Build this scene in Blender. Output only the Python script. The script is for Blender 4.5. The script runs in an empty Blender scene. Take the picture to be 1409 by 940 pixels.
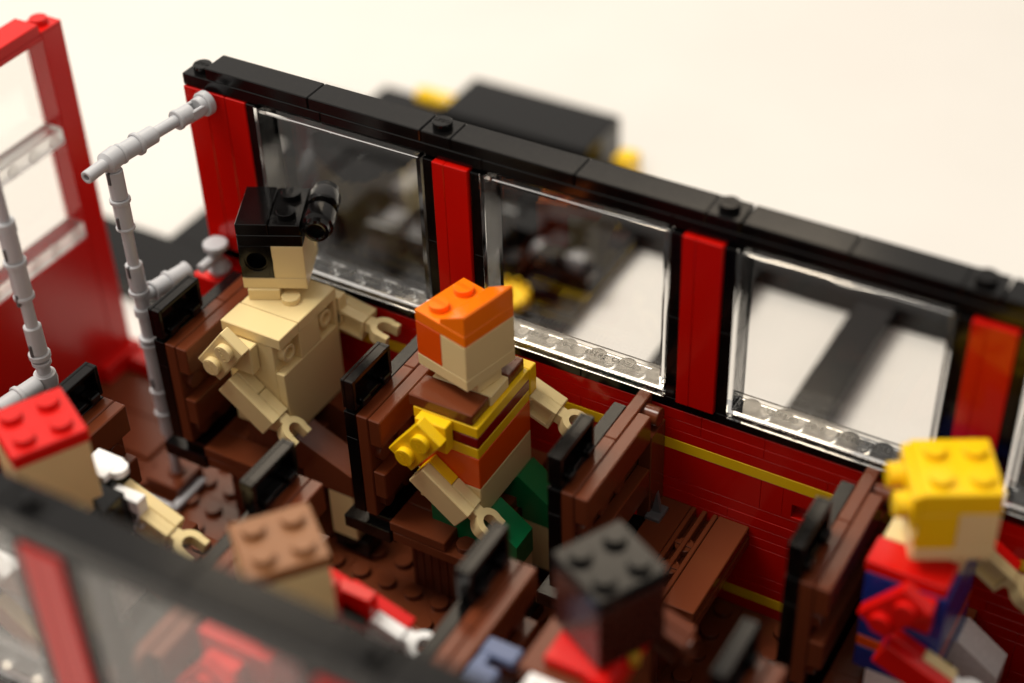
import bpy, math, random
from mathutils import Matrix, Vector
random.seed(7)
S = 0.008                      # one stud pitch in metres; everything below is written in studs
scene = bpy.context.scene
COL = scene.collection
R = math.radians

# ------------------------------------------------------------------ materials
def srgb(r, g, b):
    f = lambda c: (c/255/12.92) if c/255 <= 0.04045 else ((c/255+0.055)/1.055)**2.4
    return (f(r), f(g), f(b), 1)

def plastic(name, rgb, rough=0.16, bump=0.02, spec=0.5, dust=0.0, sss=0.0):
    m = bpy.data.materials.new(name); m.use_nodes = True
    nt = m.node_tree; b = nt.nodes['Principled BSDF']
    tc = nt.nodes.new('ShaderNodeTexCoord')
    n1 = nt.nodes.new('ShaderNodeTexNoise'); n1.inputs['Scale'].default_value = 60; n1.inputs['Detail'].default_value = 3
    n2 = nt.nodes.new('ShaderNodeTexNoise'); n2.inputs['Scale'].default_value = 900; n2.inputs['Detail'].default_value = 4
    nt.links.new(tc.outputs['Object'], n1.inputs['Vector']); nt.links.new(tc.outputs['Object'], n2.inputs['Vector'])
    mr = nt.nodes.new('ShaderNodeMapRange'); mr.inputs['To Min'].default_value = rough*0.8; mr.inputs['To Max'].default_value = rough*1.35
    nt.links.new(n2.outputs['Fac'], mr.inputs['Value']); nt.links.new(mr.outputs['Result'], b.inputs['Roughness'])
    bp = nt.nodes.new('ShaderNodeBump'); bp.inputs['Strength'].default_value = bump*3; bp.inputs['Distance'].default_value = 0.0004
    nt.links.new(n1.outputs['Fac'], bp.inputs['Height']); nt.links.new(bp.outputs['Normal'], b.inputs['Normal'])
    # piece to piece and wear variation of the plastic's own colour
    n3 = nt.nodes.new('ShaderNodeTexNoise'); n3.inputs['Scale'].default_value = 1500; n3.inputs['Detail'].default_value = 6; n3.inputs['Roughness'].default_value = .7
    nt.links.new(tc.outputs['Object'], n3.inputs['Vector'])
    cr = nt.nodes.new('ShaderNodeValToRGB')
    c = srgb(*rgb)
    cr.color_ramp.elements[0].position = 0.66; cr.color_ramp.elements[0].color = c
    cr.color_ramp.elements[1].position = 0.86
    cr.color_ramp.elements[1].color = tuple(min(1, v*(1-dust)+0.5*dust) for v in c[:3])+(1,)
    nt.links.new(n3.outputs['Fac'], cr.inputs['Fac']); nt.links.new(cr.outputs['Color'], b.inputs['Base Color'])
    b.inputs['Specular IOR Level'].default_value = spec
    if sss:
        b.inputs['Subsurface Weight'].default_value = sss
        b.inputs['Subsurface Radius'].default_value = (1, .6, .3)
        b.inputs['Subsurface Scale'].default_value = 0.0015
    return m

M = {
 'red':    plastic('red_plastic', (194, 14, 5), .15, spec=.4),
 'darkred':plastic('dark_red_plastic', (125, 12, 10), .18),
 'black':  plastic('black_plastic', (9, 8, 8), .14, dust=.03, spec=.34),
 'brown':  plastic('reddish_brown_plastic', (104, 51, 28), .2, dust=.03, spec=.42),
 'tan':    plastic('tan_plastic', (233, 210, 153), .3, sss=.05),
 'orange': plastic('orange_plastic', (252, 122, 12), .2, sss=.1),
 'dorange':plastic('deep_orange_plastic', (232, 84, 10), .2),
 'yellow': plastic('yellow_plastic', (246, 200, 20), .22, sss=.1),
 'green':  plastic('green_plastic', (0, 118, 66), .3),
 'grey':   plastic('light_grey_plastic', (186, 187, 190), .28),
 'dgrey':  plastic('dark_grey_plastic', (92, 92, 94), .3),
 'nougat': plastic('nougat_plastic', (140, 92, 54), .3, sss=.1),
 'blue':   plastic('blue_plastic', (30, 52, 140), .22),
 'white':  plastic('white_plastic', (250, 249, 247), .25),
 'brred':  plastic('bright_and_lit_red_plastic', (212, 18, 12), .22),  # own red of the figure parts; on the end wall it carries painted light
 'sand':   plastic('sand_blue_plastic', (92, 104, 136), .3),
 'dkbrown':plastic('dark_brown_plastic', (66, 30, 20), .25),
 'gold':   plastic('gold_plastic', (190, 150, 40), .3),
}

def glass(name, tint=(1, 1, 1), rough=.01):
    m = bpy.data.materials.new(name); m.use_nodes = True
    nt = m.node_tree; b = nt.nodes['Principled BSDF']
    b.inputs['Base Color'].default_value = (*tint, 1)
    b.inputs['Transmission Weight'].default_value = 1
    b.inputs['IOR'].default_value = 1.5
    b.inputs['Roughness'].default_value = rough
    tc = nt.nodes.new('ShaderNodeTexCoord')
    n1 = nt.nodes.new('ShaderNodeTexNoise'); n1.inputs['Scale'].default_value = 55; n1.inputs['Detail'].default_value = 2
    nt.links.new(tc.outputs['Object'], n1.inputs['Vector'])
    bp = nt.nodes.new('ShaderNodeBump'); bp.inputs['Strength'].default_value = .12; bp.inputs['Distance'].default_value = .0006
    nt.links.new(n1.outputs['Fac'], bp.inputs['Height']); nt.links.new(bp.outputs['Normal'], b.inputs['Normal'])
    return m
M['glass'] = glass('clear_plastic', (.97, .97, .96))
M['frost'] = glass('frosted_clear_plastic', (.98, .98, .97), .35)
M['etch'] = plastic('frosted_mark', (225, 222, 210), .5)

def table_mat():
    m = bpy.data.materials.new('white_tabletop'); m.use_nodes = True
    nt = m.node_tree; b = nt.nodes['Principled BSDF']
    tc = nt.nodes.new('ShaderNodeTexCoord')
    n = nt.nodes.new('ShaderNodeTexNoise'); n.inputs['Scale'].default_value = 14; n.inputs['Detail'].default_value = 6
    nt.links.new(tc.outputs['Object'], n.inputs['Vector'])
    cr = nt.nodes.new('ShaderNodeValToRGB')
    cr.color_ramp.elements[0].position = .3; cr.color_ramp.elements[0].color = srgb(216, 212, 206)
    cr.color_ramp.elements[1].position = .7; cr.color_ramp.elements[1].color = srgb(220, 217, 211)
    nt.links.new(n.outputs['Fac'], cr.inputs['Fac']); nt.links.new(cr.outputs['Color'], b.inputs['Base Color'])
    b.inputs['Roughness'].default_value = .55
    b.inputs['Specular IOR Level'].default_value = .3
    return m
M['table'] = table_mat()

# ------------------------------------------------------------------ mesh builder
_txt = {}
def text_geo(s, size, ext):
    k = (s, size, ext)
    if k not in _txt:
        cu = bpy.data.curves.new('tmp_text', 'FONT'); cu.body = s; cu.size = size; cu.extrude = ext
        cu.align_x = 'CENTER'; cu.align_y = 'CENTER'; cu.resolution_u = 2
        o = bpy.data.objects.new('tmp_text', cu); COL.objects.link(o)
        dg = bpy.context.evaluated_depsgraph_get(); dg.update()
        me = o.evaluated_get(dg).to_mesh()
        _txt[k] = ([v.co.copy() for v in me.vertices], [tuple(p.vertices) for p in me.polygons])
        o.evaluated_get(dg).to_mesh_clear()
        bpy.data.objects.remove(o); bpy.data.curves.remove(cu)
    return _txt[k]

AX = {'x': Matrix(((0, 0, 1, 0), (1, 0, 0, 0), (0, 1, 0, 0), (0, 0, 0, 1))),
      'y': Matrix(((0, 1, 0, 0), (0, 0, 1, 0), (1, 0, 0, 0), (0, 0, 0, 1))),
      'z': Matrix.Identity(4)}
AX['-x'] = AX['x'] @ Matrix.Rotation(math.pi, 4, 'X')
AX['-y'] = AX['y'] @ Matrix.Rotation(math.pi, 4, 'X')
AX['-z'] = Matrix.Rotation(math.pi, 4, 'X')

class MB:
    def __init__(s, T=None):
        s.v = []; s.f = []; s.m = []; s.T = T or Matrix.Identity(4)
    def add(s, vs, fs, m=0, L=None):
        T = s.T @ L if L is not None else s.T
        o = len(s.v); s.v += [T @ Vector(v) for v in vs]
        s.f += [tuple(o+i for i in f) for f in fs]; s.m += [m]*len(fs)
    def box(s, x0, x1, y0, y1, z0, z1, m=0, c=.03, L=None):
        c = min(c, (x1-x0)*.4, (y1-y0)*.4, (z1-z0)*.4)
        X, Y, Z = (x0, x1), (y0, y1), (z0, z1)
        vs = []; idx = {}
        for i in (0, 1):
            for j in (0, 1):
                for k in (0, 1):
                    sx, sy, sz = (1-2*i)*c, (1-2*j)*c, (1-2*k)*c
                    for a, q in enumerate(((X[i], Y[j]+sy, Z[k]+sz), (X[i]+sx, Y[j], Z[k]+sz), (X[i]+sx, Y[j]+sy, Z[k]))):
                        idx[i, j, k, a] = len(vs); vs.append(q)
        fs = []
        for a in range(3):
            for t in (0, 1):
                q = []
                for (u, w) in ((0, 0), (1, 0), (1, 1), (0, 1)):
                    k = [0, 0, 0]; k[a] = t; k[(a+1) % 3] = u; k[(a+2) % 3] = w
                    q.append(idx[k[0], k[1], k[2], a])
                fs.append(q if t else q[::-1])
        for a in range(3):                       # edges parallel to axis a
            b, d = (a+1) % 3, (a+2) % 3
            for u in (0, 1):
                for w in (0, 1):
                    k0 = [0, 0, 0]; k1 = [0, 0, 0]
                    k0[a] = 0; k1[a] = 1
                    for k in (k0, k1): k[b] = u; k[d] = w
                    q = [idx[(*k0, b)], idx[(*k1, b)], idx[(*k1, d)], idx[(*k0, d)]]
                    fs.append(q if (u == w) else q[::-1])
        for i in (0, 1):
            for j in (0, 1):
                for k in (0, 1):
                    q = [idx[i, j, k, 0], idx[i, j, k, 1], idx[i, j, k, 2]]
                    fs.append(q if (i+j+k) % 2 else q[::-1])
        s.add(vs, fs, m, L)
    def lathe(s, p, axis, prof, m=0, seg=20, L=None):
        """prof: list of (r, h) from one end to the other, along axis from point p"""
        A = Matrix.Translation(p) @ (axis if isinstance(axis, Matrix) else AX[axis])
        vs = []; fs = []; rings = []
        for r, h in prof:
            if r <= 0: rings.append([len(vs)]); vs.append((0, 0, h))
            else:
                rings.append(list(range(len(vs), len(vs)+seg)))
                vs += [(r*math.cos(2*math.pi*i/seg), r*math.sin(2*math.pi*i/seg), h) for i in range(seg)]
        for a, b in zip(rings, rings[1:]):
            for i in range(seg):
                j = (i+1) % seg
                if len(a) == 1 and len(b) == 1: continue
                if len(a) == 1: fs.append((a[0], b[j], b[i]))
                elif len(b) == 1: fs.append((a[i], a[j], b[0]))
                else: fs.append((a[i], a[j], b[j], b[i]))
        s.add(vs, fs, m, (L @ A) if L is not None else A)
    def cyl(s, p, axis, r, h, m=0, seg=20, b=.025, L=None):
        b = min(b, h*.4, r*.4)
        s.lathe(p, axis, [(0, 0), (r-b, 0), (r, b), (r, h-b), (r-b, h), (0, h)], m, seg, L)
    def tube(s, p, axis, r, ri, h, m=0, seg=20, b=.02, depth=None, L=None):
        d = depth or h
        if d >= h: s.lathe(p, axis, [(ri, 0), (r, 0), (r, h-b), (r-b, h), (ri+b, h), (ri, h-b), (ri, 0)], m, seg, L)
        else: s.lathe(p, axis, [(0, 0), (r, 0), (r, h-b), (r-b, h), (ri+b, h), (ri, h-b), (ri, h-d), (0, h-d)], m, seg, L)
    def prism(s, poly, axis, a0, a1, m=0, L=None):
        """poly in the plane across axis: 'y' -> (x,z), 'z' -> (x,y), 'x' -> (y,z)"""
        n = len(poly)
        mk = {'y': lambda p, a: (p[0], a, p[1]), 'z': lambda p, a: (p[0], p[1], a), 'x': lambda p, a: (a, p[0], p[1])}[axis]
        vs = [mk(p, a0) for p in poly]+[mk(p, a1) for p in poly]
        ar = sum(poly[i][0]*poly[(i+1) % n][1]-poly[(i+1) % n][0]*poly[i][1] for i in range(n))
        flip = (ar < 0) ^ (axis == 'y')
        fs = [tuple(range(n))[::-1], tuple(range(n, 2*n))]+[(i, (i+1) % n, n+(i+1) % n, n+i) for i in range(n)]
        if flip: fs = [f[::-1] for f in fs]
        s.add(vs, fs, m, L)
    def stud(s, x, y, z, axis='z', m=0, text=False, rot=0, L=None, seg=20):
        s.lathe((x, y, z), axis, [(.3, -.01), (.3, .185), (.285, .2), (0, .2)], m, seg, L)
        if text:
            vs, fs = text_geo('LEGO', .2, .012)
            A = Matrix.Translation((x, y, z)) @ AX[axis] @ Matrix.Translation((0, 0, .2)) @ Matrix.Rotation(rot, 4, 'Z')
            s.add(vs, fs, m, (L @ A) if L is not None else A)
    def text(s, body, size, A, m=0, ext=.008):
        vs, fs = text_geo(body, size, ext); s.add(vs, fs, m, A)
    def build(s, name, mats, parent=None, ang=32):
        if isinstance(mats, str): mats = [mats]
        xs, ys, zs = zip(*[tuple(v) for v in s.v])
        o = Vector(((min(xs)+max(xs))/2, (min(ys)+max(ys))/2, min(zs)))
        me = bpy.data.meshes.new(name)
        me.from_pydata([tuple((v-o)*S) for v in s.v], [], s.f)
        for k in mats: me.materials.append(M[k])
        me.polygons.foreach_set('material_index', s.m)
        me.shade_smooth()
        try: me.set_sharp_from_angle(angle=R(ang))
        except Exception: pass
        me.update()
        ob = bpy.data.objects.new(name, me); COL.objects.link(ob)
        ob['_o'] = list(o*S)
        w = o*S
        if parent:
            ob.parent = parent; ob.location = w-Vector(parent['_o'])
        else: ob.location = w
        return ob

def thing(name, label, cat, loc, group=None):
    o = bpy.data.objects.new(name, None); COL.objects.link(o)
    o.empty_display_size = .01
    o['_o'] = [c*S for c in loc]; o.location = Vector(loc)*S
    o['label'] = label; o['category'] = cat
    if group: o['group'] = group
    return o

def rotz(a, c=(0, 0, 0)):
    return Matrix.Translation(c) @ Matrix.Rotation(R(a), 4, 'Z')

# ------------------------------------------------------------------ table
ZT = -8.5
b = MB(); b.box(-900, 900, -500, 1500, ZT-4, ZT, c=.5)
t = b.build('tabletop', 'table'); t['kind'] = 'structure'

# ------------------------------------------------------------------ the bus
bus = thing('toy_bus', 'red and black brick-built bus without its roof, brown seat rows inside', 'toy bus', (11, -8, ZT))
XL, XR = -9.4, 34
YF, YB = -17.4, 1.0          # outer faces of the near and the far side wall
FZ = -7.6

# floor
b = MB()
b.box(XL, XR, -16.4, 0, -8.45, FZ-.02, c=.02)
x = -4.0
while x < XR-1:
    w = random.choice((2, 4, 4, 6))
    for y0 in range(-16, 0, 2):
        off = (y0 // 2) % 2
        b.box(x+off, min(x+w+off, XR), y0, y0+2, FZ-.4, FZ, c=.02)
    x += w
b.box(-4, -2.2, -16, 0, FZ-.4, FZ-.004, c=.02)
for i in range(38):
    for j in range(16):
        b.stud(-3.5+i, -.5-j, FZ, seg=16)
b.build('floor_plate', 'brown', bus)
b = MB()
for k in range(9):           # ribbed smooth tiles of the entrance platform
    y0 = -16.2+k*1.8
    b.box(XL+.9, -4.05, y0, y0+1.6, FZ-.4, FZ+.02+(.12 if k % 2 else 0), c=.06)
b.build('entrance_step', 'brown', bus)

def side_wall(y0, y1, inner, name, gapx0):
    """stacked rows of plates and bricks below the windows; inner = +1 when the inside looks to -y"""
    b = MB(); rnd = random.Random(3)
    rows = [(-.8, -.4), (-1.2, -.8), (-1.6, -1.2), (-3.2, -2.0), (-3.6, -3.2), (-4.0, -3.6), (-4.4, -4.0), (-4.8, -4.4), (-6, -4.8), (-6.4, -6), (-6.8, -6.4), (-7.6, -7.2), (-8.45, -7.6)]
    for (z0, z1) in rows:
        x = gapx0
        while x < XR:
            w = rnd.choice((2, 3, 4, 4, 6, 6, 8)); x1 = min(x+w, XR)
            if inner == 1 and z0 == -3.2 and x < 17.9 < x1: x1 = 17.9
            if inner == 1 and z0 == -3.2 and abs(x-17.9) < .01:
                x1 = 19.9                      # brick with a recessed grip
                for q in ((x, x1, y0+.35, y1, z0, z1), (x, x+.3, y0, y0+.37, z0, z1), (x1-.3, x1, y0, y0+.37, z0, z1), (x+.28, x1-.28, y0, y0+.37, -2.55, z1), (x+.28, x1-.28, y0, y0+.37, z0, -3.05)):
                    b.box(*q, c=.012)
                x = x1; continue
            e = rnd.uniform(0, .008)
            b.box(x+.005, x1-.005, y0+e, y1-e, z0+.003, z1-.003, c=.01)
            x = x1
    w = b.build(name, 'red', bus)
    b = MB()
    for (z0, z1) in ((-2, -1.6), (-7.2, -6.8)):
        b = MB(); x = gapx0
        while x < XR:
            l = rnd.choice((4, 6, 8)); x1 = min(x+l, XR)
            b.box(x+.005, x1-.005, y0-.004, y1+.004, z0+.003, z1-.003, c=.01); x = x1
        b.build('yellow_stripe', 'yellow', w)
    b = MB()
    x = gapx0
    while x < XR:
        x1 = min(x+rnd.choice((4, 6, 6)), XR)
        b.box(x+.005, x1-.005, y0, y1, -.4+.005, -.01, c=.02); x = x1
    for i in range(int(XR)):
        if i % 8 < 6: b.stud(i+.5, (y0+y1)/2, -.01)
    b.build('window_sill', 'black', w)
    return w
wall_far = side_wall(0.0, 1.0, 1, 'side_wall', -2.8)
wall_near = side_wall(YF, -16.4, -1, 'side_wall', -2.8)

def panel(x0, yi, yo, marks, blank=False):
    """clear window panel 6 wide: pane at the outer side yo, open towards the inside yi"""
    d = 1 if yo > yi else -1
    b = MB(); t_ = .14
    # one closed solid with a pocket (outer shell, inset rim, pocket walls, pocket floor)
    x1 = x0+5.99; z0, z1 = .24, 5.99; yp = yo-d*.16
    o = [(x0, z0), (x1, z0), (x1, z1), (x0, z1)]
    i_ = [(x0+t_, z0+.13), (x1-t_, z0+.13), (x1-t_, z1-.13), (x0+t_, z1-.13)]
    vs = [(p[0], yi, p[1]) for p in o]+[(p[0], yi, p[1]) for p in i_]+[(p[0]+(.02 if k in (0, 3) else -.02), yp, p[1]) for k, p in enumerate(i_)]+[(p[0], yo, p[1]) for p in o]
    fs = []
    for k in range(4):
        n = (k+1) % 4
        fs += [(k, n, 4+n, 4+k), (4+k, 4+n, 8+n, 8+k), (12+k, 12+n, n, k)]
    fs += [(8, 9, 10, 11), (15, 14, 13, 12)]
    if d < 0: fs = [f[::-1] for f in fs]
    b.add(vs, fs)
    w = b.build('window', 'glass', None)
    w.parent = bus; w.location = Vector(w['_o'])-Vector(bus['_o'])
    b = MB()
    zb = .232                                     # hollow foot of the panel: skirt walls and pins between the studs
    ya, yb = min(yi, yo), max(yi, yo)
    b.box(x0, x1, ya, ya+.13, .004, zb, c=.012); b.box(x0, x1, yb-.13, yb, .004, zb, c=.012)
    b.box(x0, x0+.13, ya+.135, yb-.135, .004, zb, c=.012); b.box(x1-.13, x1, ya+.135, yb-.135, .004, zb, c=.012)
    ym = (yi+yo)/2
    for k in range(1, 6):
        b.cyl((x0+k, ym, .01), 'z', .19, zb-.015, seg=16, b=.01)
        b.cyl((x0+k, (yi if d > 0 else yi)-d*.0, .03), 'z', .0001, .001, seg=4)
    b.build('window_base', 'glass', w)
    if marks:
        b = MB()
        for k, tx in marks:
            A = Matrix.Translation((x0+k+.5, ym, .232)) @ Matrix.Rotation(R(-3), 4, 'Z') @ Matrix.Scale(-1, 4, (1, 0, 0))
            b.text(tx, .3, A)
        b.build('moulded_number', 'etch', w)
    return w
wm2 = [(1, '58381'), (2, '3-02'), (3, '28343'), (4, '\u00a9LEGO')]
wm3 = [(1, '\u00a9LEGO'), (2, '1-02'), (3, '28343'), (4, '\u00a9LEGO')]
for k, mk in enumerate((wm2, wm2, wm3, wm3)):
    panel(8*k, -.1, .92, mk)
for k in range(4): panel(8*k, -16.3, -17.32, None)

def column(x0, x1, ya, yb, outs, name='window_pillar'):
    b = MB()
    b.box(x0+.005, x0+.395, ya, yb, 0.0, 2.995, c=.01); b.box(x0+.005, x0+.395, ya, yb, 3.0, 5.9, c=.015)
    b.box(x1-.395, x1-.005, ya, yb, 0.0, 2.995, c=.01); b.box(x1-.395, x1-.005, ya, yb, 3.0, 5.9, c=.015)
    w = b.build(name, 'black', bus)
    b = MB(); e = .13
    b.box(x0+.405, x0+.8, ya-e, yb+e, -.0, 5.97, c=.02); b.box(x0+.801, x1-.405, ya-e+.006, yb+e-.006, 0, 5.97, c=.02)
    b.build('red_panel', 'red', w)
for k in range(3):
    column(8*k+6, 8*k+8, -.02, .95, 0); column(8*k+6, 8*k+8, -17.35, -16.4, 0)
for (ya, yb) in ((0, 1), (-17.4, -16.4)):
    b = MB()
    b.box(-.4, -.01, ya, yb, 0, 5.97); w = b.build('window_pillar', 'black', bus)
    b = MB(); b.box(-2.8, -1.95, ya, yb, -.4, 5.97); b.box(-1.945, -1.2, ya, yb, -.4, 5.97); b.box(-1.195, -.405, ya, yb, -.4, 5.97)
    b.build('red_panel', 'red', w)

def roof_rail(ya, yb):
    ym = (ya+yb)/2
    b = MB(); x = -2.8
    for l in (5.2, 5.6, 6, 6, 4, 6, 8):
        x1 = min(x+l, XR); b.box(x+.006, x1-.006, ya+.01, yb-.01, 6.0, 6.395, c=.025); x = x1
    segs = [(-1.85, 2), (2, 5.95), (6.98, 11), (11, 14.98), (16.02, 19), (19, 21.98), (23.02, 27), (27, 31), (31, XR)]
    for (a, c_) in segs: b.box(a+.01, c_-.01, ya, yb, 6.405, 6.8, c=.03)
    b.stud(-2.32, ym, 6.395, text=True)
    for xs in (6, 15, 22):
        b.box(xs-.03, xs+.97, ya, yb, 6.405, 6.8, c=.03); b.stud(xs+.45, ym, 6.8, text=True)
    return b.build('roof_rail', 'black', bus)
roof_rail(0.03, 1.0); roof_rail(-17.4, -16.4)

# red end wall with two clear panes, seen on the left
b = MB()
ex0, ex1 = -9.4, -8.4
def rowbox(*a, **k): b.box(*a, c=.03)
b.box(ex0, ex1, -.1, .85, -8.45, 6.4); b.box(ex0, ex1, -17.4, -6.15, -8.45, 6.4)
b.box(ex0, ex1, -6.15, -.1, -8.45, -1.6); b.box(ex0, ex1, -6.15, -.1, 6.2, 6.4, c=.02)
b.box(ex0, ex1, -17.4, -.15, 6.405, 6.8); b.box(ex0, ex1, -.14, .85, 6.4, 6.5, c=.02)
b.stud(-8.9, .35, 6.5)
ew = b.build('end_wall', 'brred', bus)  # brighter red than the side walls: light on this face put into its colour
for (z0, z1) in ((-1.55, 2.1), (2.3, 6.15)):
    b = MB()
    b.box(ex0+.1, ex0+.25, -6.1, -.12, z0, z1, c=.02)
    w_ = b.build('end_window', 'glass', ew)
    b = MB(); b.box(ex0+.26, ex1-.02, -6.1, -.12, z0, z0+.62, c=.03)
    for k in range(6): b.cyl((ex1-.03, -.6-k, z0+.3), 'x', .24, .07, seg=16)
    b.build('crossbar', 'frost', w_)
b = MB(); b.box(XR+.01, XR+1, -17.4, 1, -8.45, -.01); b.box(XR+.01, XR+1, -17.4, -15.4, 0, 6.8); b.box(XR+.01, XR+1, -1, 1, 0, 6.8); b.box(XR+.01, XR+1, -15.39, -1.01, 6.2, 6.8)
b.build('end_wall', 'red', bus)
b = MB(); b.box(ex0+.02, -8.0, -1, .95, -8.4, -6.9); b.box(-8.39, -6.4, .1, .95, -8.4, -7.1)
b.build('corner_bracket', 'brred', bus)

# ------------------------------------------------------------------ seats
def seat(x0, ya, yb, far):
    """ya = aisle end, yb = wall end (ya nearer the aisle).  far row: aisle end is at lower y"""
    T = Matrix.Translation((x0, 0, 0))
    lo, hi = min(ya, yb), max(ya, yb)
    b = MB(T)                                                       # bench frame
    b.box(.9, 3.78, lo, hi, -4.8, -4.41, c=.03)
    b.box(.9, 2.7, lo+.9, hi, -7.58, -4.81, c=.04)
    for k in range(6): b.box(.95+k*.29, 1.08+k*.29, lo+.86, lo+.9, -7.55, -4.85, c=.015)
    if far: b.stud(3.25, lo+.5, -4.41)
    else: b.stud(3.25, hi-.5, -4.41)
    s = b.build('seat', 'brown', bus)
    b = MB(T)                                                       # seat tiles and grille
    a0, a1 = (lo+1, hi) if far else (lo, hi-1)
    b.box(.82, 1.82, a0, a1, -4.4, -4.02, c=.03, L=Matrix.Translation((0, 0, -.0)))
    b.box(2.74, 3.74, a0, a1, -4.4, -4.02, c=.03)
    for xx in (1.84, 2.2, 2.56): b.box(xx, xx+.15, a0, a1, -4.4, -4.03, c=.02)
    for k in range(int(a1-a0)):
        b.box(1.9, 2.7, a0+k+.42, a0+k+.58, -4.4, -4.1, c=.01)
        b.cyl((2.28, a0+k+.5, -4.4), 'z', .3, .25, seg=16)
    c0, c1 = (lo, lo+.99) if far else (hi-.99, hi)
    b.box(.82, 2.8, c0, c1, -4.4, -4.02, c=.03)
    b.build('seat_cushion', 'brown', s)
    b = MB(T)                                                       # upright board with studs on its front
    mid = (lo+hi)/2
    e1 = lo+2.6 if far else hi-2.6
    b.box(0, .4, lo, e1-.004, -4.0, 0, c=.035); b.box(0, .4, e1+.004, hi, -4.0, 0, c=.035)
    s0, s1 = (lo, hi-1) if far else (lo+1, hi)
    n = int(s1-s0)
    for k in range(n):
        for z in (-1.6, -3.5): b.stud(.4, s0+.5+k, z, 'x', seg=16)
    if far:
        b.cyl((.3, hi-.5, -.42), 'x', .3, .6, seg=20); b.box(.42, .86, hi-.98, hi-.02, -4.4, -.85, c=.03)
    b.build('backrest', 'brown', s)
    for (z0, z1) in ((-1.02, -.0), (-3.1, -2.08)):
        b = MB(T); b.box(.42, .84, s0, s1, z0, z1, c=.035)
        for k in range(n): b.cyl((.5, s0+.5+k, z0-.18), 'z', .2, .2, seg=12)
        b.build('backrest_slat', 'brown', s)
    b = MB(T)
    k0, k1 = (lo, hi-.9) if far else (lo+.9, hi)
    b.box(-.42, -.02, k0, k1, -1.0, -.02, c=.012); b.box(-.42, -.02, k0, k1, -4.0, -1.006, c=.012)
    b.box(-.1, .88, k0+.2, k1-.1, -5.1, -4.15, c=.03)
    b.box(-.9, .8, lo, lo+.9, -5.0, -4.5, c=.03)
    b.build('back_panel', 'black', s)
    b = MB(T)                                                       # grab handle: hollow tile with two clips
    h0, h1 = (lo, lo+2) if far else (hi-2, hi)
    x1, x2 = -.42, .02
    b.box(x1, x1+.13, h0, h1, .12, 1.2, c=.025)
    b.box(x1+.13, x2, h0, h0+.14, .12, 1.2, c=.02); b.box(x1+.13, x2, h1-.14, h1, .12, 1.2, c=.02)
    b.box(x1+.13, x2, h0+.14, h1-.14, 1.06, 1.2, c=.02); b.box(x1+.13, x2, h0+.14, h1-.14, .12, .26, c=.02)
    for q in (h0+.45, h1-.45):
        b.box(x1+.13, x2+.16, q-.2, q+.2, .14, .42, c=.04); b.cyl((x2-.02, q-.2, .3), 'y', .13, .4, seg=12)
    b.box(x1+.02, x1+.3, h0+.1, h1-.1, -.03, .13, c=.02)
    b.build('grab_handle', 'black', s)
    return s
for x0 in (-.72, 6.4, 13.22, 20.27, 27.3):
    s = seat(x0, -5.0, -.02, True); s['group'] = 'brown benches in rows along the bus'
    s = seat(x0, -7.82, -15.9, False); s['group'] = 'brown benches in rows along the bus'
b = MB(); b.box(14.1, 15.1, -10.9, -10.35, -.35, -.05, c=.05); b.box(14.1, 14.9, -11.9, -11.2, -.35, -.05, c=.05); b.box(14.1, 14.45, -11.3, -10.8, -.4, -.1, c=.05)
b.build('seat_clip', 'sand', bus)
b = MB()                                                            # grey lever under the empty bench back
b.box(14.0, 14.5, -1.2, -.5, -4.1, -3.9, c=.03); b.prism([(14.1, -3.95), (14.4, -3.95), (14.25, -3.1)], 'y', -.9, -.75)
b.build('seat_lever', 'dgrey', bus)

# ------------------------------------------------------------------ handrails
def pins(b, p, axis, segs):
    for (h0, h1, r) in segs: b.cyl(p if isinstance(p, tuple) else tuple(p), axis, r*.88, h1-h0, seg=24, L=Matrix.Translation({'z': (0, 0, h0), 'y': (0, h0, 0)}[axis]), b=.03)
hr = thing('hand_rail', 'x', 'rail', (0, 0, 0)); bpy.data.objects.remove(hr)
def rail_pole(px, py, segs=None):
    b = MB()
    pins(b, (px, py, 0), 'z', segs or [(-7.0, -5.0, .2), (-5.1, -4.2, .29), (-4.24, -4.1, .37), (-4.1, -3.3, .31), (-3.3, -3.14, .37), (-3.14, -1.36, .3), (-1.36, -1.2, .37), (-1.1, -.95, .37), (-1.2, -.1, .24), (-.1, .22, .33), (.2, .8, .24), (.74, .92, .37), (.92, 1.9, .31), (1.86, 3.3, .21), (3.22, 3.34, .34), (3.3, 4.24, .3), (4.2, 4.36, .37), (4.36, 5.35, .3)])
    p = b.build('hand_rail', 'grey', bus)
    b = MB()                                                        # dark strips on the pins, painting the shade inside their slots
    for z in (3.35, 4.95, 1.5, -3.0):
        b = MB(); b.box(px-.05, px+.05, py-.312, py-.2, z, z+.42, c=.02); b.build('pin_slot_shade', 'dgrey', p)
    return p
p1 = rail_pole(-2.3, -4.05)
b = MB()
b.cyl((-2.3, -4.05, 5.35), 'z', .22, .3); b.lathe((-2.3, -4.4, 5.72), 'y', [(0, 0), (.2, .0), (.33, .1), (.33, .6), (.2, .7), (0, .7)])
b.tube((-2.3, -4.38, 5.72), '-y', .2, .1, .8, depth=.4)
A = Matrix.Translation((-2.3, -4.05, 5.72)) @ Matrix.Rotation(R(-7.5), 4, 'Z')
def yb_(b, h0, h1, r, A=A): b.cyl((0, h0, 0), 'y', r, h1-h0, seg=24, b=.03, L=A)
for q in ((.3, 1.7, .29), (.95, 1.1, .37), (.3, .42, .33), (1.6, 2.7, .19), (2.6, 2.75, .33)): yb_(b, *q)
b.tube((0, 2.7, 0), 'y', .3, .2, .5, L=A)
for sg in (-1, 1): b.box(sg*.24-.06, sg*.24+.06, 3.1, 3.6, -.16, .16, c=.03, L=A)
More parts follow.
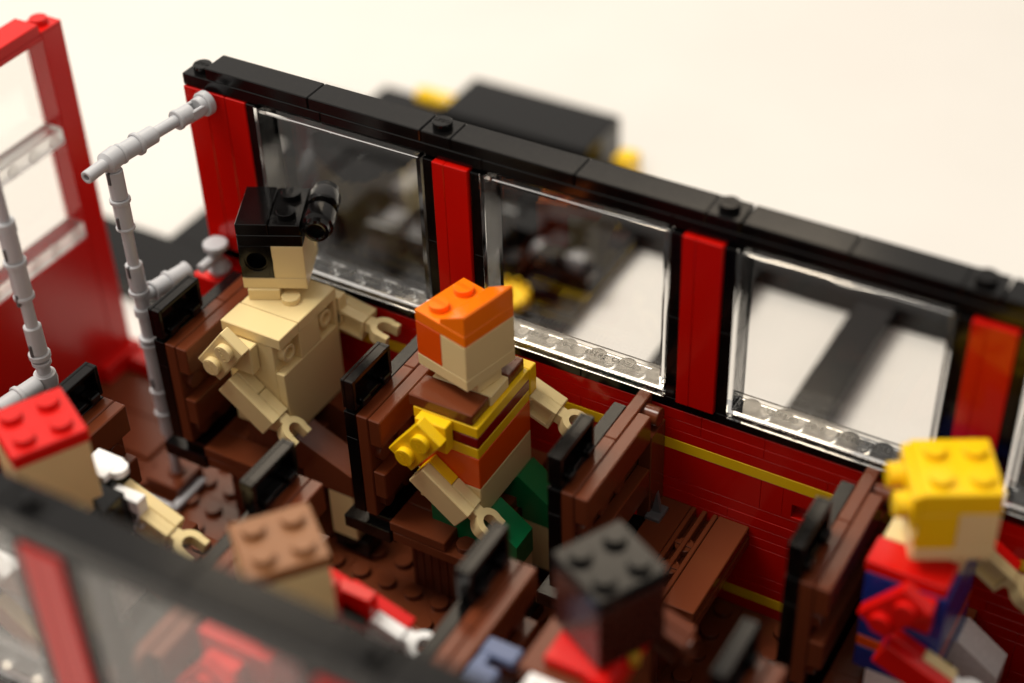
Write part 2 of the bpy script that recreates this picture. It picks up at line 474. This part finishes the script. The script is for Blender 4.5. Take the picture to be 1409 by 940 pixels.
b.box(-.16, .16, 3.1, 3.6, -.3, -.2, c=.03, L=A)
yb_(b, 3.5, 3.75, .31); yb_(b, 3.72, 3.98, .4)
b.build('hand_rail_bar', 'grey', p1)
b = MB(); A2 = Matrix.Translation((-2.3, -4.05, .55)) @ Matrix.Rotation(R(-12), 4, 'Z')
b.cyl((0, 0, 0), 'y', .22, .6, L=A2)
for q in ((.45, 1.9, .3), (1.05, 1.2, .37), (.45, .55, .34), (1.82, 1.92, .33)): yb_(b, *q, A=A2)
b.build('hand_rail_stub', 'grey', p1)
b = MB(); b.box(-3.1, -1.7, -4.8, -3.4, FZ, -6.9, c=.04); b.tube((-2.3, -4.05, -6.95), 'z', .33, .22, .15)
pb = b.build('pole_foot', 'brown', p1)
b = MB(); b.box(-1.75, -1.45, -5.3, -3.6, -7.5, -7.25, c=.05); b.box(-3.3, -1.5, -5.35, -5.1, -7.5, -7.25, c=.05); b.cyl((-3.4, -5.2, -7.55), 'z', .2, .5)
b.build('pole_clamp', 'grey', p1)
p2 = rail_pole(-2.35, -8.4, [(-7.6, 0.2, .24), (.2, .75, .3), (.7, 1.05, .24), (1.05, 1.2, .33), (1.3, 1.5, .37), (1.5, 2.5, .3), (2.4, 3.6, .21), (3.5, 3.65, .35), (3.6, 4.7, .31), (4.66, 4.86, .38), (4.86, 5.9, .3), (5.8, 6.2, .33), (6.1, 9.2, .2)])
b = MB(); b.lathe((-2.35, -8.4, .2), 'z', [(0, 0), (.33, .05), (.36, .25), (.33, .5), (0, .55)])
A3 = Matrix.Translation((-2.35, -8.4, .45)) @ Matrix.Rotation(R(172), 4, 'Z')
for q in ((.3, 1.75, .3), (.95, 1.1, .37), (1.7, 1.8, .34), (1.7, 3.4, .2), (3.3, 4.6, .3), (3.9, 4.05, .37)): b.cyl((0, q[0], 0), 'y', q[2], q[1]-q[0], seg=24, L=A3)
b.build('hand_rail_bar', 'grey', p2)
# tap shaped fitting on a red bracket at the door edge
b = MB(); b.box(-2.9, -1.6, -1.0, 0, -1.6, -.72, c=.04); q = b.build('door_bracket', 'brred', bus)
b = MB(); b.lathe((-2.15, -.45, -.72), 'z', [(0, 0), (.34, 0), (.42, .2), (.3, .42), (.18, .5), (.18, .95), (.42, 1.0), (.42, 1.15), (.36, 1.2), (0, 1.2)])
b.cyl((-2.15, -.4, -.05), '-y', .17, .95); b.build('door_fitting', 'grey', q)

# ------------------------------------------------------------------ brick figures
def arm(root, E, ang, yt, side, cu, cf, ch, cblk=None, hand=True, textstuds=False, hollow=True, co=None):
    """E = (x, z) of the forearm's upper front corner, ang = its slope, yt = torso side, side = -1 near / +1 far"""
    cblk = cblk or cu
    L = Matrix.Translation((E[0], 0, E[1])) @ Matrix.Rotation(R(-ang), 4, 'Y')
    def ys(a, c_): return (yt+a, yt+c_) if side > 0 else (yt-c_, yt-a)
    b = MB()
    y0, y1 = ys(.41, .8); b.box(-1.95, 0, y0, y1, -.85, -.01, 2, .03, L)                     # outer forearm tile
    y0, y1 = ys(.005, .4)
    b.box(-1.95, -.99, y0, y1, -.82, -.02, 0, .03, L)
    if side > 0 and hollow:                                                                  # open underside of the plate
        b.box(-.97, -.0, y0+.18, y1, -.82, -.02, 1, .02, L)
        for q in ((-.97, 0, -.14, -.02), (-.97, 0, -.82, -.7), (-.97, -.85, -.7, -.14), (-.12, 0, -.7, -.14)): b.box(q[0], q[1], y0, y0+.2, q[2], q[3], 1, .015, L)
    else: b.box(-.97, -.01, y0, y1, -.82, -.02, 1, .03, L)
    L2 = Matrix.Translation((E[0], 0, E[1])) @ Matrix.Rotation(R(38), 4, 'Y') @ Matrix.Translation((-2.6, 0, .49))
    if side > 0: L2 = L @ Matrix.Translation((-2.3, 0, -.75))
    y0, y1 = ys(.41, .8); b.box(-.48, .48, y0, y1, -.9 if side < 0 else -.6, .9 if side < 0 else .6, 0, .03, L2)
    ax = '-y' if side < 0 else 'y'
    ye = yt+side*.8
    for v in ((-.46, .46) if side < 0 else (0,)): b.stud(0.02, ye, v, ax, 0, text=textstuds, rot=R(60), L=L2, seg=24)
    a = b.build('arm', [cu, cf, co or cf], root)
    b = MB(); y0, y1 = ys(.005, .4); cx, cz = E[0]-1.73, (min(E[1]+2.1, -.33) if side < 0 else -.34)
    b.box(cx-.2, cx+.85, y0, y1, cz-.3, cz+.72, 0, .03)
    b.build('shoulder', [cblk], a)
    if hand:
        b = MB(); yc = yt+side*.3
        n = 18; ro, ri = .45, .235; cx = .6; pts_o = []; pts_i = []
        for k in range(n+1):
            t_ = R(75+210*k/n); pts_o.append((cx+ro*math.cos(t_), yc+ro*math.sin(t_))); pts_i.append((cx+ri*math.cos(t_), yc+ri*math.sin(t_)))
        z0, z1 = -.5, -.09
        vs = [(p[0], p[1], z0) for p in pts_o]+[(p[0], p[1], z0) for p in pts_i]+[(p[0], p[1], z1) for p in pts_o]+[(p[0], p[1], z1) for p in pts_i]
        N = n+1; fs = []
        for k in range(n):
            fs += [(k, k+1, 2*N+k+1, 2*N+k), (N+k+1, N+k, 3*N+k, 3*N+k+1), (2*N+k, 2*N+k+1, 3*N+k+1, 3*N+k), (k+1, k, N+k, N+k+1)]
        fs += [(N, 0, 2*N, 3*N), (N-1, 2*N-1, 4*N-1, 3*N-1)]
        b.add(vs, fs, 0, L); b.box(-.05, .26, yc-.2, yc+.2, z0+.005, z1-.005, 0, .02, L)
        for sg in (-1, 1):
            qa, qb = sorted((yc+sg*.232, yc+sg*.445)); b.box(cx+.06, cx+.36, qa, qb, z0+.003, z1-.003, 0, .02, L)
        b.build('hand', [ch], a)
    return a

def torso_layers(root, xb, xf, y0, y1, layers, mats):
    b = MB()
    for (z0, z1, m) in layers: b.box(xb, xf, y0, y1, z0+.004, z1-.004, m, .025)
    return b.build('torso', mats, root)

def legs(root, xf, y0, w, col, slopes, low='tan', n=2, gap=1.0, run=1.15, drop=.85):
    for k in range(n):
        ya = y0+k*(w+gap); b = MB()
        b.prism([(xf-1.8, -4.4), (xf-1.8, -3.22), (xf-.05, -3.22), (xf+.08, -3.1), (xf+run, -3.1-drop), (xf+run, -4.85), (xf+.2, -4.85), (xf+.2, -4.4)], 'y', ya+.01, ya+w-.01)
        l = b.build('leg', [col], root)
        b = MB(); b.box(xf+run-1, xf+run-.02, ya+.02, ya+w-.02, -6.8, -4.86, 0, .03); b.box(xf+run-.95, xf+run+.35, ya+.03, ya+w-.03, FZ+.2, -6.81, 1, .03)
        b.build('foot', [low, 'black'], l)

# 1. tan figure with black hair -------------------------------------------------
f = thing('toy_figure', 'all-tan figure with short black hair and black goggles, seated on the first window-side bench', 'toy figure', (2, -2.5, -4.4))
b = MB()
b.box(.87, 2.72, -3.98, -1.02, -3.2, .395, 0, .025)
b.box(2.7, 3.03, -3.98, -1.02, -3.2, -.62, 0, .025)
b.box(2.7, 3.03, -3.02, -2.0, -.615, .395, 0, .02)
b.box(2.7, 3.03, -1.16, -1.02, -.615, .395, 0, .02)
for yy in (-3.5, -1.55): b.tube((2.7, yy, -.08), 'x', .3, .18, .27, seg=28, depth=.2)
b.build('torso', 'tan', f)
b = MB(); b.box(.83, 3.05, -4.0, -3.01, .4, .8, 0, .025); b.box(.85, 3.05, -2.99, -1.0, .4, .8, 0, .025)
b.stud(2.22, -2.2, .8, seg=28)
b.box(-.5, .5, -.9, .9, .8, 1.2, 0, .02, L=rotz(26.2, (1.08, -1.75, 0)))
b.build('shoulder_plate', 'tan', f)
H = rotz(26.2, (1.33, -1.40, 0))
b = MB(H)
b.box(-1, 1, -1.03, 1.03, 1.2, 1.595, 0, .02)
b.box(.005, 1, -1.03, .6, 1.6, 2.795, 0, .02); b.cyl((.55, .6, 1.6), 'z', .45, 1.19, seg=28)
b.box(-.9, .9, .1, 1.0, 1.6, 2.79, 0, .02)
hd = b.build('head', 'tan', f)
b = MB(H)
# brick with a round hole in its side
b.box(-.999, -.86, -1.03, .1, 1.605, 2.797, c=.012); b.box(-.14, -.003, -1.03, .1, 1.605, 2.797, c=.012)
b.box(-.862, -.138, -1.03, .1, 2.575, 2.797, c=.004); b.box(-.862, -.138, -1.03, .1, 1.605, 1.85, c=.004)
b.lathe((-.5, -1.026, 2.215), 'y', [(.31, .7), (.31, .05), (.365, .05), (.365, 0), (.53, 0), (.53, .05)], seg=36)
b.box(-.86, -.14, -.35, -.3, 1.85, 2.58, c=.004)
b.box(-.999, -.985, -1.02, 0.05, 1.6, 2.8, c=.003); b.box(-.999, .002, -.18, .1, 1.6, 2.8, c=.01); b.box(-.02, .003, -1.02, -.1, 1.6, 2.8, c=.003)
b.box(-1, 1, -1.03, 1.03, 2.8, 3.2, c=.02)
b.box(-1, -.01, -1.03, 1.03, 3.21, 3.6, c=.02); b.box(0.01, .98, -1.02, 1.02, 3.21, 3.57, c=.02)
for v in (-.5, .5): b.stud(.5, v, 3.57, text=True, rot=R(90), seg=28)
hair = b.build('hair', 'black', hd)
b = MB(H)
b.lathe((1.5, -1.15, 3.45), 'y', [(0, .25), (.2, .25), (.24, .02), (.3, 0), (.38, .02), (.4, .2), (.48, .28), (.5, .4), (.5, .9), (.46, .96), (.34, 1.0), (.34, 1.2), (.46, 1.24), (.5, 1.3), (.5, 1.8), (.46, 1.88), (.4, 1.95), (.4, 2.2), (0, 2.22)], seg=28)
for v in (-.55, .45): b.box(.98, 1.3, v-.14, v+.14, 3.26, 3.5, c=.02)
b.box(1.0, 1.12, -.9, .9, 3.24, 3.4, c=.02)
b.build('goggles', 'black', hair)
arm(f, (3.05, -1.92), -38.0, -4.0, -1, 'tan', 'tan', 'tan', textstuds=True)
arm(f, (4.0, -.24), -10, -1.0, 1, 'tan', 'tan', 'tan')
legs(f, 3.05, -4.0, 1.0, 'brown', 1, n=2, gap=.9, run=2.1, drop=.85)

# 2. orange haired figure -----------------------------------------------------
f = thing('toy_figure', 'orange-haired figure in a yellow, red and orange striped top and green legs', 'toy figure', (9.1, -2.7, -4.4))
ox, oy = 10.12, -4.25
torso_layers(f, 7.95, ox, oy, oy+3.02, [(-3.2, -2.0, 0), (-2.0, -.8, 1), (-.8, -.4, 2), (-.4, 0, 3), (0, .4, 2)], ['tan', 'dorange', 'yellow', 'darkred'])
b = MB()
b.box(7.8, 9.95, oy+.02, oy+1.0, .405, .8, 0, .03); b.box(7.9, 9.98, oy+2.06, oy+2.98, .405, .8, 0, .03)
b.box(8.0, 10.0, oy+1.02, oy+2.04, .405, .79, 1, .03)
b.box(-.8, .8, -.5, .5, .8, 1.2, 1, .02, L=rotz(-13.6, (8.95, -2.62, 0)))
b.build('shoulder_plate', ['brown', 'tan'], f)
H = rotz(-13.6, (8.83, -2.58, 0))
b = MB(H)
b.box(-1, 1, -1, 1, 1.2, 1.595, 0, .02); b.box(.003, 1, -1, 1, 1.6, 2.8, 0, .02); b.box(-.9, .0, -.9, .9, 1.6, 2.79, 0, .02)
hd = b.build('head', 'tan', f)
b = MB(H)
b.box(-1, 0, -1, 1, 1.605, 2.8, 1, .02); b.box(-1, 1, -1, 1, 2.805, 3.2, 0, .02)
b.prism([(.02, 3.205), (.99, 3.205), (.99, 3.84), (.95, 3.88), (.03, 3.36)], 'y', -.99, .99, 0)
for v in (-.5, .5): b.stud(-.5, v, 3.2, seg=28, text=True)
b.build('hair', ['orange', 'dorange'], hd)
arm(f, (10.18, -2.38), -38.7, oy, -1, 'yellow', 'tan', 'tan', textstuds=True)
arm(f, (11.02, -1.0), -22, oy+3.02, 1, 'yellow', 'tan', 'tan')
legs(f, ox, oy, 1.0, 'green', 1, n=2, gap=1.0, run=1.15, drop=.8)

# 3. yellow haired figure ------------------------------------------------------
f = thing('toy_figure', 'yellow-haired figure with pigtails, red and blue top and white legs, at the right', 'toy figure', (22.9, -2.7, -4.4))
ox = 23.92
torso_layers(f, 21.75, ox, oy, oy+3.02, [(-3.2, -2.4, 1), (-2.4, -2.0, 2), (-2.0, -1.2, 0), (-1.2, .4, 0)], ['blue', 'blue', 'dorange'])
b = MB(); b.box(21.7, 23.85, oy+.0, oy+1.0, .405, .8, 0, .03); b.box(21.8, ox, oy+1.02, oy+2.04, .405, .8, 1, .03); b.box(21.7, ox+.02, oy+2.06, oy+3.0, .405, .8, 2, .03)
b.box(-.8, .8, -.5, .5, .8, 1.2, 1, .02, L=rotz(29, (23.1, -2.9, 0)))
b.build('shoulder_plate', ['brred', 'tan', 'blue'], f)
H = rotz(29, (23.22, -2.75, 0))
b = MB(H); b.box(-1, 1, -1, 1, 1.2, 1.6, 0, .02); b.box(0, 1, -1, 1, 1.605, 2.8, 0, .02); hd = b.build('head', 'tan', f)
b = MB(H); b.box(-1, -.01, -1, 1, 1.605, 2.8, 0, .03); b.box(-1, 1, -1.02, 1.02, 2.805, 3.5, 0, .03)
for u in (-.5, .5):
    for v in (-.5, .5): b.stud(u, v, 3.5)
b.box(-1.2, -1.0, -1, 1, 2.4, 3.4, 0, .03)
for v in (-.55, .5): b.cyl((-1.18, v, 2.75), '-x', .34, .4)
b.build('hair', 'yellow', hd)
arm(f, (24.55, -1.9), -24, oy, -1, 'brred', 'tan', 'white', co='brred')
arm(f, (24.96, -1.2), -34, oy+3.02, 1, 'brred', 'tan', 'tan', co='brred')
legs(f, ox, oy, 1.0, 'white', 1, n=2, gap=1.0, run=1.3, drop=.9)

# 4. red haired figure (aisle row) ----------------------------------------------
yc = -12.7
f = thing('toy_figure', 'figure with flat bright red studded hair and a black and white top', 'toy figure', (2.2, yc, -4.4))
ox = 3.1
torso_layers(f, .9, ox, yc-1.5, yc+1.5, [(-3.2, -.8, 0), (-.8, .4, 1)], ['white', 'black'])
b = MB(); b.box(.9, ox, yc-1.5, yc+.5, .405, .8, 1, .03); b.box(1.1, ox, yc+.55, yc+1.45, .405, .7, 1, .03); b.cyl((2.32, -10.6, .55), 'z', .3, .235, 0, seg=24)
b.box(1.35, 2.3, -11.15, -10.25, .55, .8, 0, .03); b.box(1.3, 2.03, -11.15, -10.3, -.6, .545, 1, .03); b.box(2.03, 2.45, -11.1, -10.3, -.3, .545, 1, .03); b.box(1.2, 2.2, -11.9, -11.2, -.1, .4, 1, .04)
b.box(1.3, 2.9, yc-.5, yc+.5, .8, 1.2, 2, .02)
b.build('shoulder_plate', ['white', 'black', 'tan'], f)
H = rotz(-28, (1.75, -12.4, 0))
b = MB(H); b.box(-1, 1, -1.0, 1.0, 1.2, 3.195, 0, .03); hd = b.build('head', 'tan', f)
b = MB(H); b.box(-1.03, 1.03, -1.03, 1.03, 3.2, 3.62, 0, .03)
for u in (-.5, .5):
    for v in (-.5, .5): b.stud(u, v, 3.6, seg=24)
b.build('hair', 'brred', hd)
arm(f, (3.1, -1.9), -38, yc-1.5, -1, 'white', 'tan', 'tan')
a = arm(f, (4.3, -.46), -22, yc+1.5, 1, 'white', 'tan', 'tan')
b = MB(); b.box(2.06, 2.52, -11.35, -10.12, -1.5, -.33, 0, .02); b.box(2.53, 3.0, -11.18, -10.7, -.9, -.42, 0, .02)
b.build('cuff', 'white', f)
legs(f, ox, yc-1.5, 1.0, 'black', 1, n=2, gap=1.0)

# 5. brown haired figure ----------------------------------------------------------
f = thing('toy_figure', 'figure with flat light brown studded hair and a red top, behind the near side rail', 'toy figure', (9.7, yc, -4.4))
ox = 10.2
torso_layers(f, 8.0, ox, yc-1.5, yc+1.5, [(-3.2, .4, 0)], ['brred'])
b = MB(); b.box(8.0, ox, yc-1.5, yc+1.5, .405, .8, 0, .03); b.box(8.8, 10, yc-.5, yc+.5, .8, 1.2, 1, .02); b.build('shoulder_plate', ['brred', 'tan'], f)
H = rotz(-39, (9.58, -12.58, 0))
b = MB(H); b.box(-1, 1, -1.0, 1.0, 1.0, 2.795, 0, .03); hd = b.build('head', 'tan', f)
b = MB(H); b.box(-1, 1, -1.03, 1.03, 2.8, 3.2, 0, .03)
for u in (-.5, .5):
    for v in (-.5, .5): b.stud(u, v, 3.2, seg=24)
for v in (-.6, -.1, .5): b.cyl((-1.0, v, 2.2), '-x', .3, .35)
b.build('hair', 'nougat', hd)
arm(f, (10.3, -2.2), -38, yc-1.5, -1, 'brred', 'brred', 'white')
arm(f, (11.9, -.55), -17, yc+1.5, 1, 'brred', 'white', 'white', co='brred')
legs(f, ox, yc-1.5, 1.0, 'blue', 1, n=2, gap=1.0)

# 6. black haired dark figure -------------------------------------------------------
yc = -9.7
f = thing('toy_figure', 'dark brown figure with flat black studded hair and a bright red scarf', 'toy figure', (16.8, yc, -4.4))
ox = 17.6
torso_layers(f, 15.4, ox, yc-1.5, yc+1.5, [(-3.2, 0, 0), (0, .4, 1)], ['brown', 'brown'])
b = MB()
b.box(15.95, 17.7, yc-1.2, yc+1.3, .405, .72, 0, .03)
b.prism([(yc-1.5, .3), (yc-1.5, .9), (yc-.9, .45), (yc+.4, .45), (yc+1.5, .6), (yc+1.5, .0), (yc-.9, -.2)], 'x', 17.2, 17.8, 0)
b.cyl((17.85, -9.75, .35), 'z', .16, .35, 1); b.build('scarf', ['brred', 'gold'], f)
H = rotz(-28, (16.98, -9.4, 0))
b = MB(H); b.box(-.98, .98, -.98, .98, .8, 2.795, 0, .03); hd = b.build('head', 'dkbrown', f)
b = MB(H); b.box(-1, 1, -1.0, 1.0, 2.8, 3.2, 0, .03); b.box(-1.2, -.95, -.8, .8, 1.2, 2.8, 0, .03)
for u in (-.5, .5):
    for v in (-.5, .5): b.stud(u, v, 3.2, seg=24)
b.build('hair', 'black', hd)
arm(f, (18.5, -.35), -20, yc+1.5, 1, 'brown', 'brown', 'brown', hand=False)
b = MB(); b.tube((18.45, yc+1.9, -.8), 'x', .38, .28, .12, seg=20, depth=.1); b.build('cuff', 'brown', f)
arm(f, (17.7, -2.2), -38, yc-1.5, -1, 'white', 'grey', 'brown')
legs(f, ox, yc-1.5, 1.0, 'brown', 1, n=2, gap=1.0)

# ------------------------------------------------------------------ black chassis lying behind the bus
ch = thing('toy_chassis', 'black ladder-shaped vehicle frame with gears and a box, lying behind the bus', 'toy chassis', (5, 12, ZT))
def brickbar(b, x0, x1, y0, y1, z0, z1, m=0, studs=False):
    b.box(x0, x1, y0, y1, z0, z1, m, .04)
    if studs:
        for i in range(int(x1-x0)):
            for j in range(int(y1-y0)): b.stud(x0+.5+i, y0+.5+j, z1, m=m, seg=10)
for (y0, y1) in ((4.2, 7.4), (16.75, 18.5)):
    b = MB(); x0 = -16 if y0 < 5 else -17
    brickbar(b, x0, 30, y0, y1, ZT, -7.5)
    b.build('side_rail', 'black', ch)
for (x0, x1) in ((9.0, 10.4), (14.5, 16.0), (22, 24), (-12, -9)):
    b = MB(); brickbar(b, x0, x1, 7.45, 16.7, ZT, -7.55); b.build('cross_beam', 'black', ch)
b = MB(); brickbar(b, -8.9, 5.0, 7.45, 16.7, ZT, -7.7); brickbar(b, -14, -1, 18.55, 20.5, ZT, -7.7)
rnd = random.Random(11)
for k in range(26):
    x = rnd.uniform(-9, 4.2); y = rnd.uniform(7.5, 14.5); l = rnd.choice((2, 3, 4)); z = -7.7+rnd.uniform(0, .2)
    m = rnd.choice((0, 0, 0, 0, 0, 0, 1))
    if rnd.random() < .5: b.box(x, min(x+l, 4.95), y, y+.9, z, z+rnd.uniform(.5, 1.6), m, .05)
    else: b.box(x, min(x+.9, 4.95), y, y+min(l, 1.9+y*0), z, z+rnd.uniform(.5, 1.6), m, .05)
b.build('gearbox_deck', ['black', 'dgrey', 'brown'], ch)
for (x, y, z, l, r, m) in ((2.2, 13.0, -6.9, 2.4, .5, 'dgrey'), (-4, 10.5, -6.2, 5, .35, 'black'), (-2.0, 14, -6.4, 3, .4, 'black')):
    b = MB(); b.lathe((x, y, z), 'x', [(0, 0), (r*.6, 0), (r, .2), (r, l*.3), (r*.6, l*.35), (r*.6, l*.7), (r, l*.75), (r, l), (0, l)]); b.build('axle', m, ch)
for (x, y, z) in ((2.6, 10.2, -7.5),):
    b = MB(); b.tube((x, y, z), 'z', .75, .22, .3, seg=24)
    for k in range(12): b.box(.72, .9, -.08, .08, 0, .5, c=.02, L=Matrix.Translation((x, y, z)) @ Matrix.Rotation(2*math.pi*k/12, 4, 'Z'))
    b.build('gear', 'yellow', ch)
b = MB(); b.box(1.7, 3.4, 14.6, 15.4, -7.5, -6.4, 0, .05); b.build('deck_brick', 'black', ch)
b = MB()
b.box(-6.0, 1.4, 19, 22.2, ZT, -6.05, 0, .08)
for k in range(6): b.cyl((-5.0+k*1.1, 19.0, -7.0), '-y', .32, .1, 0, seg=14)
b.build('cab_box', ['black', 'dgrey'], ch)
b = MB(); b.box(-10.5, -6.05, 19.6, 21.5, ZT, -7.3, 0, .06); b.build('cab_step', 'black', ch)
b = MB(); b.lathe((-8.6, 21.4, -7.2), 'x', [(0, 0), (.3, 0), (.4, .2), (.4, 2.2), (.3, 2.4), (0, 2.4)], seg=20); b.build('front_roller', 'yellow', ch)
b = MB(); b.box(1.9, 2.8, 20.4, 21.4, ZT, -7.0, 0, .06); b.build('corner_block', 'yellow', ch)

# ------------------------------------------------------------------ light
w = bpy.data.worlds.new('World'); scene.world = w; w.use_nodes = True
nt = w.node_tree; bg = nt.nodes['Background']
# soft room light: bright ceiling and wall beyond the bus on the left, darker room to the right
tc = nt.nodes.new('ShaderNodeTexCoord'); dt = nt.nodes.new('ShaderNodeVectorMath'); dt.operation = 'DOT_PRODUCT'
dt.inputs[1].default_value = Vector((-.5, .08, .85)).normalized()
nt.links.new(tc.outputs['Generated'], dt.inputs[0])
mr = nt.nodes.new('ShaderNodeMapRange'); mr.interpolation_type = 'SMOOTHSTEP'
mr.inputs['From Min'].default_value = -.15; mr.inputs['From Max'].default_value = 1
mr.inputs['To Min'].default_value = .32; mr.inputs['To Max'].default_value = .72
nt.links.new(dt.outputs['Value'], mr.inputs['Value']); nt.links.new(mr.outputs['Result'], bg.inputs['Strength'])
bg.inputs['Color'].default_value = (1.0, .93, .85, 1)
def area(name, loc, target, size, energy, col, sy=None):
    l = bpy.data.lights.new(name, 'AREA'); l.energy = energy; l.color = col; l.size = size*S
    if sy: l.shape = 'RECTANGLE'; l.size_y = sy*S
    o = bpy.data.objects.new(name, l); COL.objects.link(o)
    o.location = Vector(loc)*S
    o.rotation_euler = (Vector(target)-Vector(loc)).to_track_quat('-Z', 'Y').to_euler()
area('ceiling_lamp', (-55, -8, 145), (8, -5, 0), 70, 15.5, (1, .95, .86))
area('strip_lamp', (-53, 105, 122), (8, -2, 0), 86, 2.3, (1, .82, .60), 46)

# ------------------------------------------------------------------ camera
CP = (29.5107919, -34.3185038, 32.4935783, .542467046, -.680147721, .0368590758, 2319.24025)
Rz = Matrix.Rotation(CP[3], 3, 'Z'); Rx = Matrix.Rotation(CP[4], 3, 'X'); Ry = Matrix.Rotation(CP[5], 3, 'Y')
Rm = Rz @ Rx @ Ry
right, fwd, up = Rm.col[0], Rm.col[1], Rm.col[2]
mat = Matrix((right, up, -fwd)).transposed().to_4x4()
mat.translation = Vector(CP[:3])*S
cam = bpy.data.cameras.new('Camera'); co = bpy.data.objects.new('Camera', cam); COL.objects.link(co)
co.matrix_world = mat
cam.sensor_width = 36; cam.lens = 36*CP[6]/1409
cam.clip_start = .01; cam.clip_end = 100
cam.dof.use_dof = True
foc = 50.2
cam.dof.focus_distance = foc*S; cam.dof.aperture_fstop = 4.9
scene.camera = co

for o in bpy.data.objects:
    if '_o' in o: del o['_o']
scene.view_settings.view_transform = 'Standard'; scene.view_settings.look = 'None'
scene.view_settings.exposure = 0.08; scene.view_settings.gamma = 1
scene.cycles.use_denoising = True
scene.cycles.max_bounces = 12; scene.cycles.transmission_bounces = 12; scene.cycles.glossy_bounces = 6
scene.cycles.sample_clamp_indirect = 6
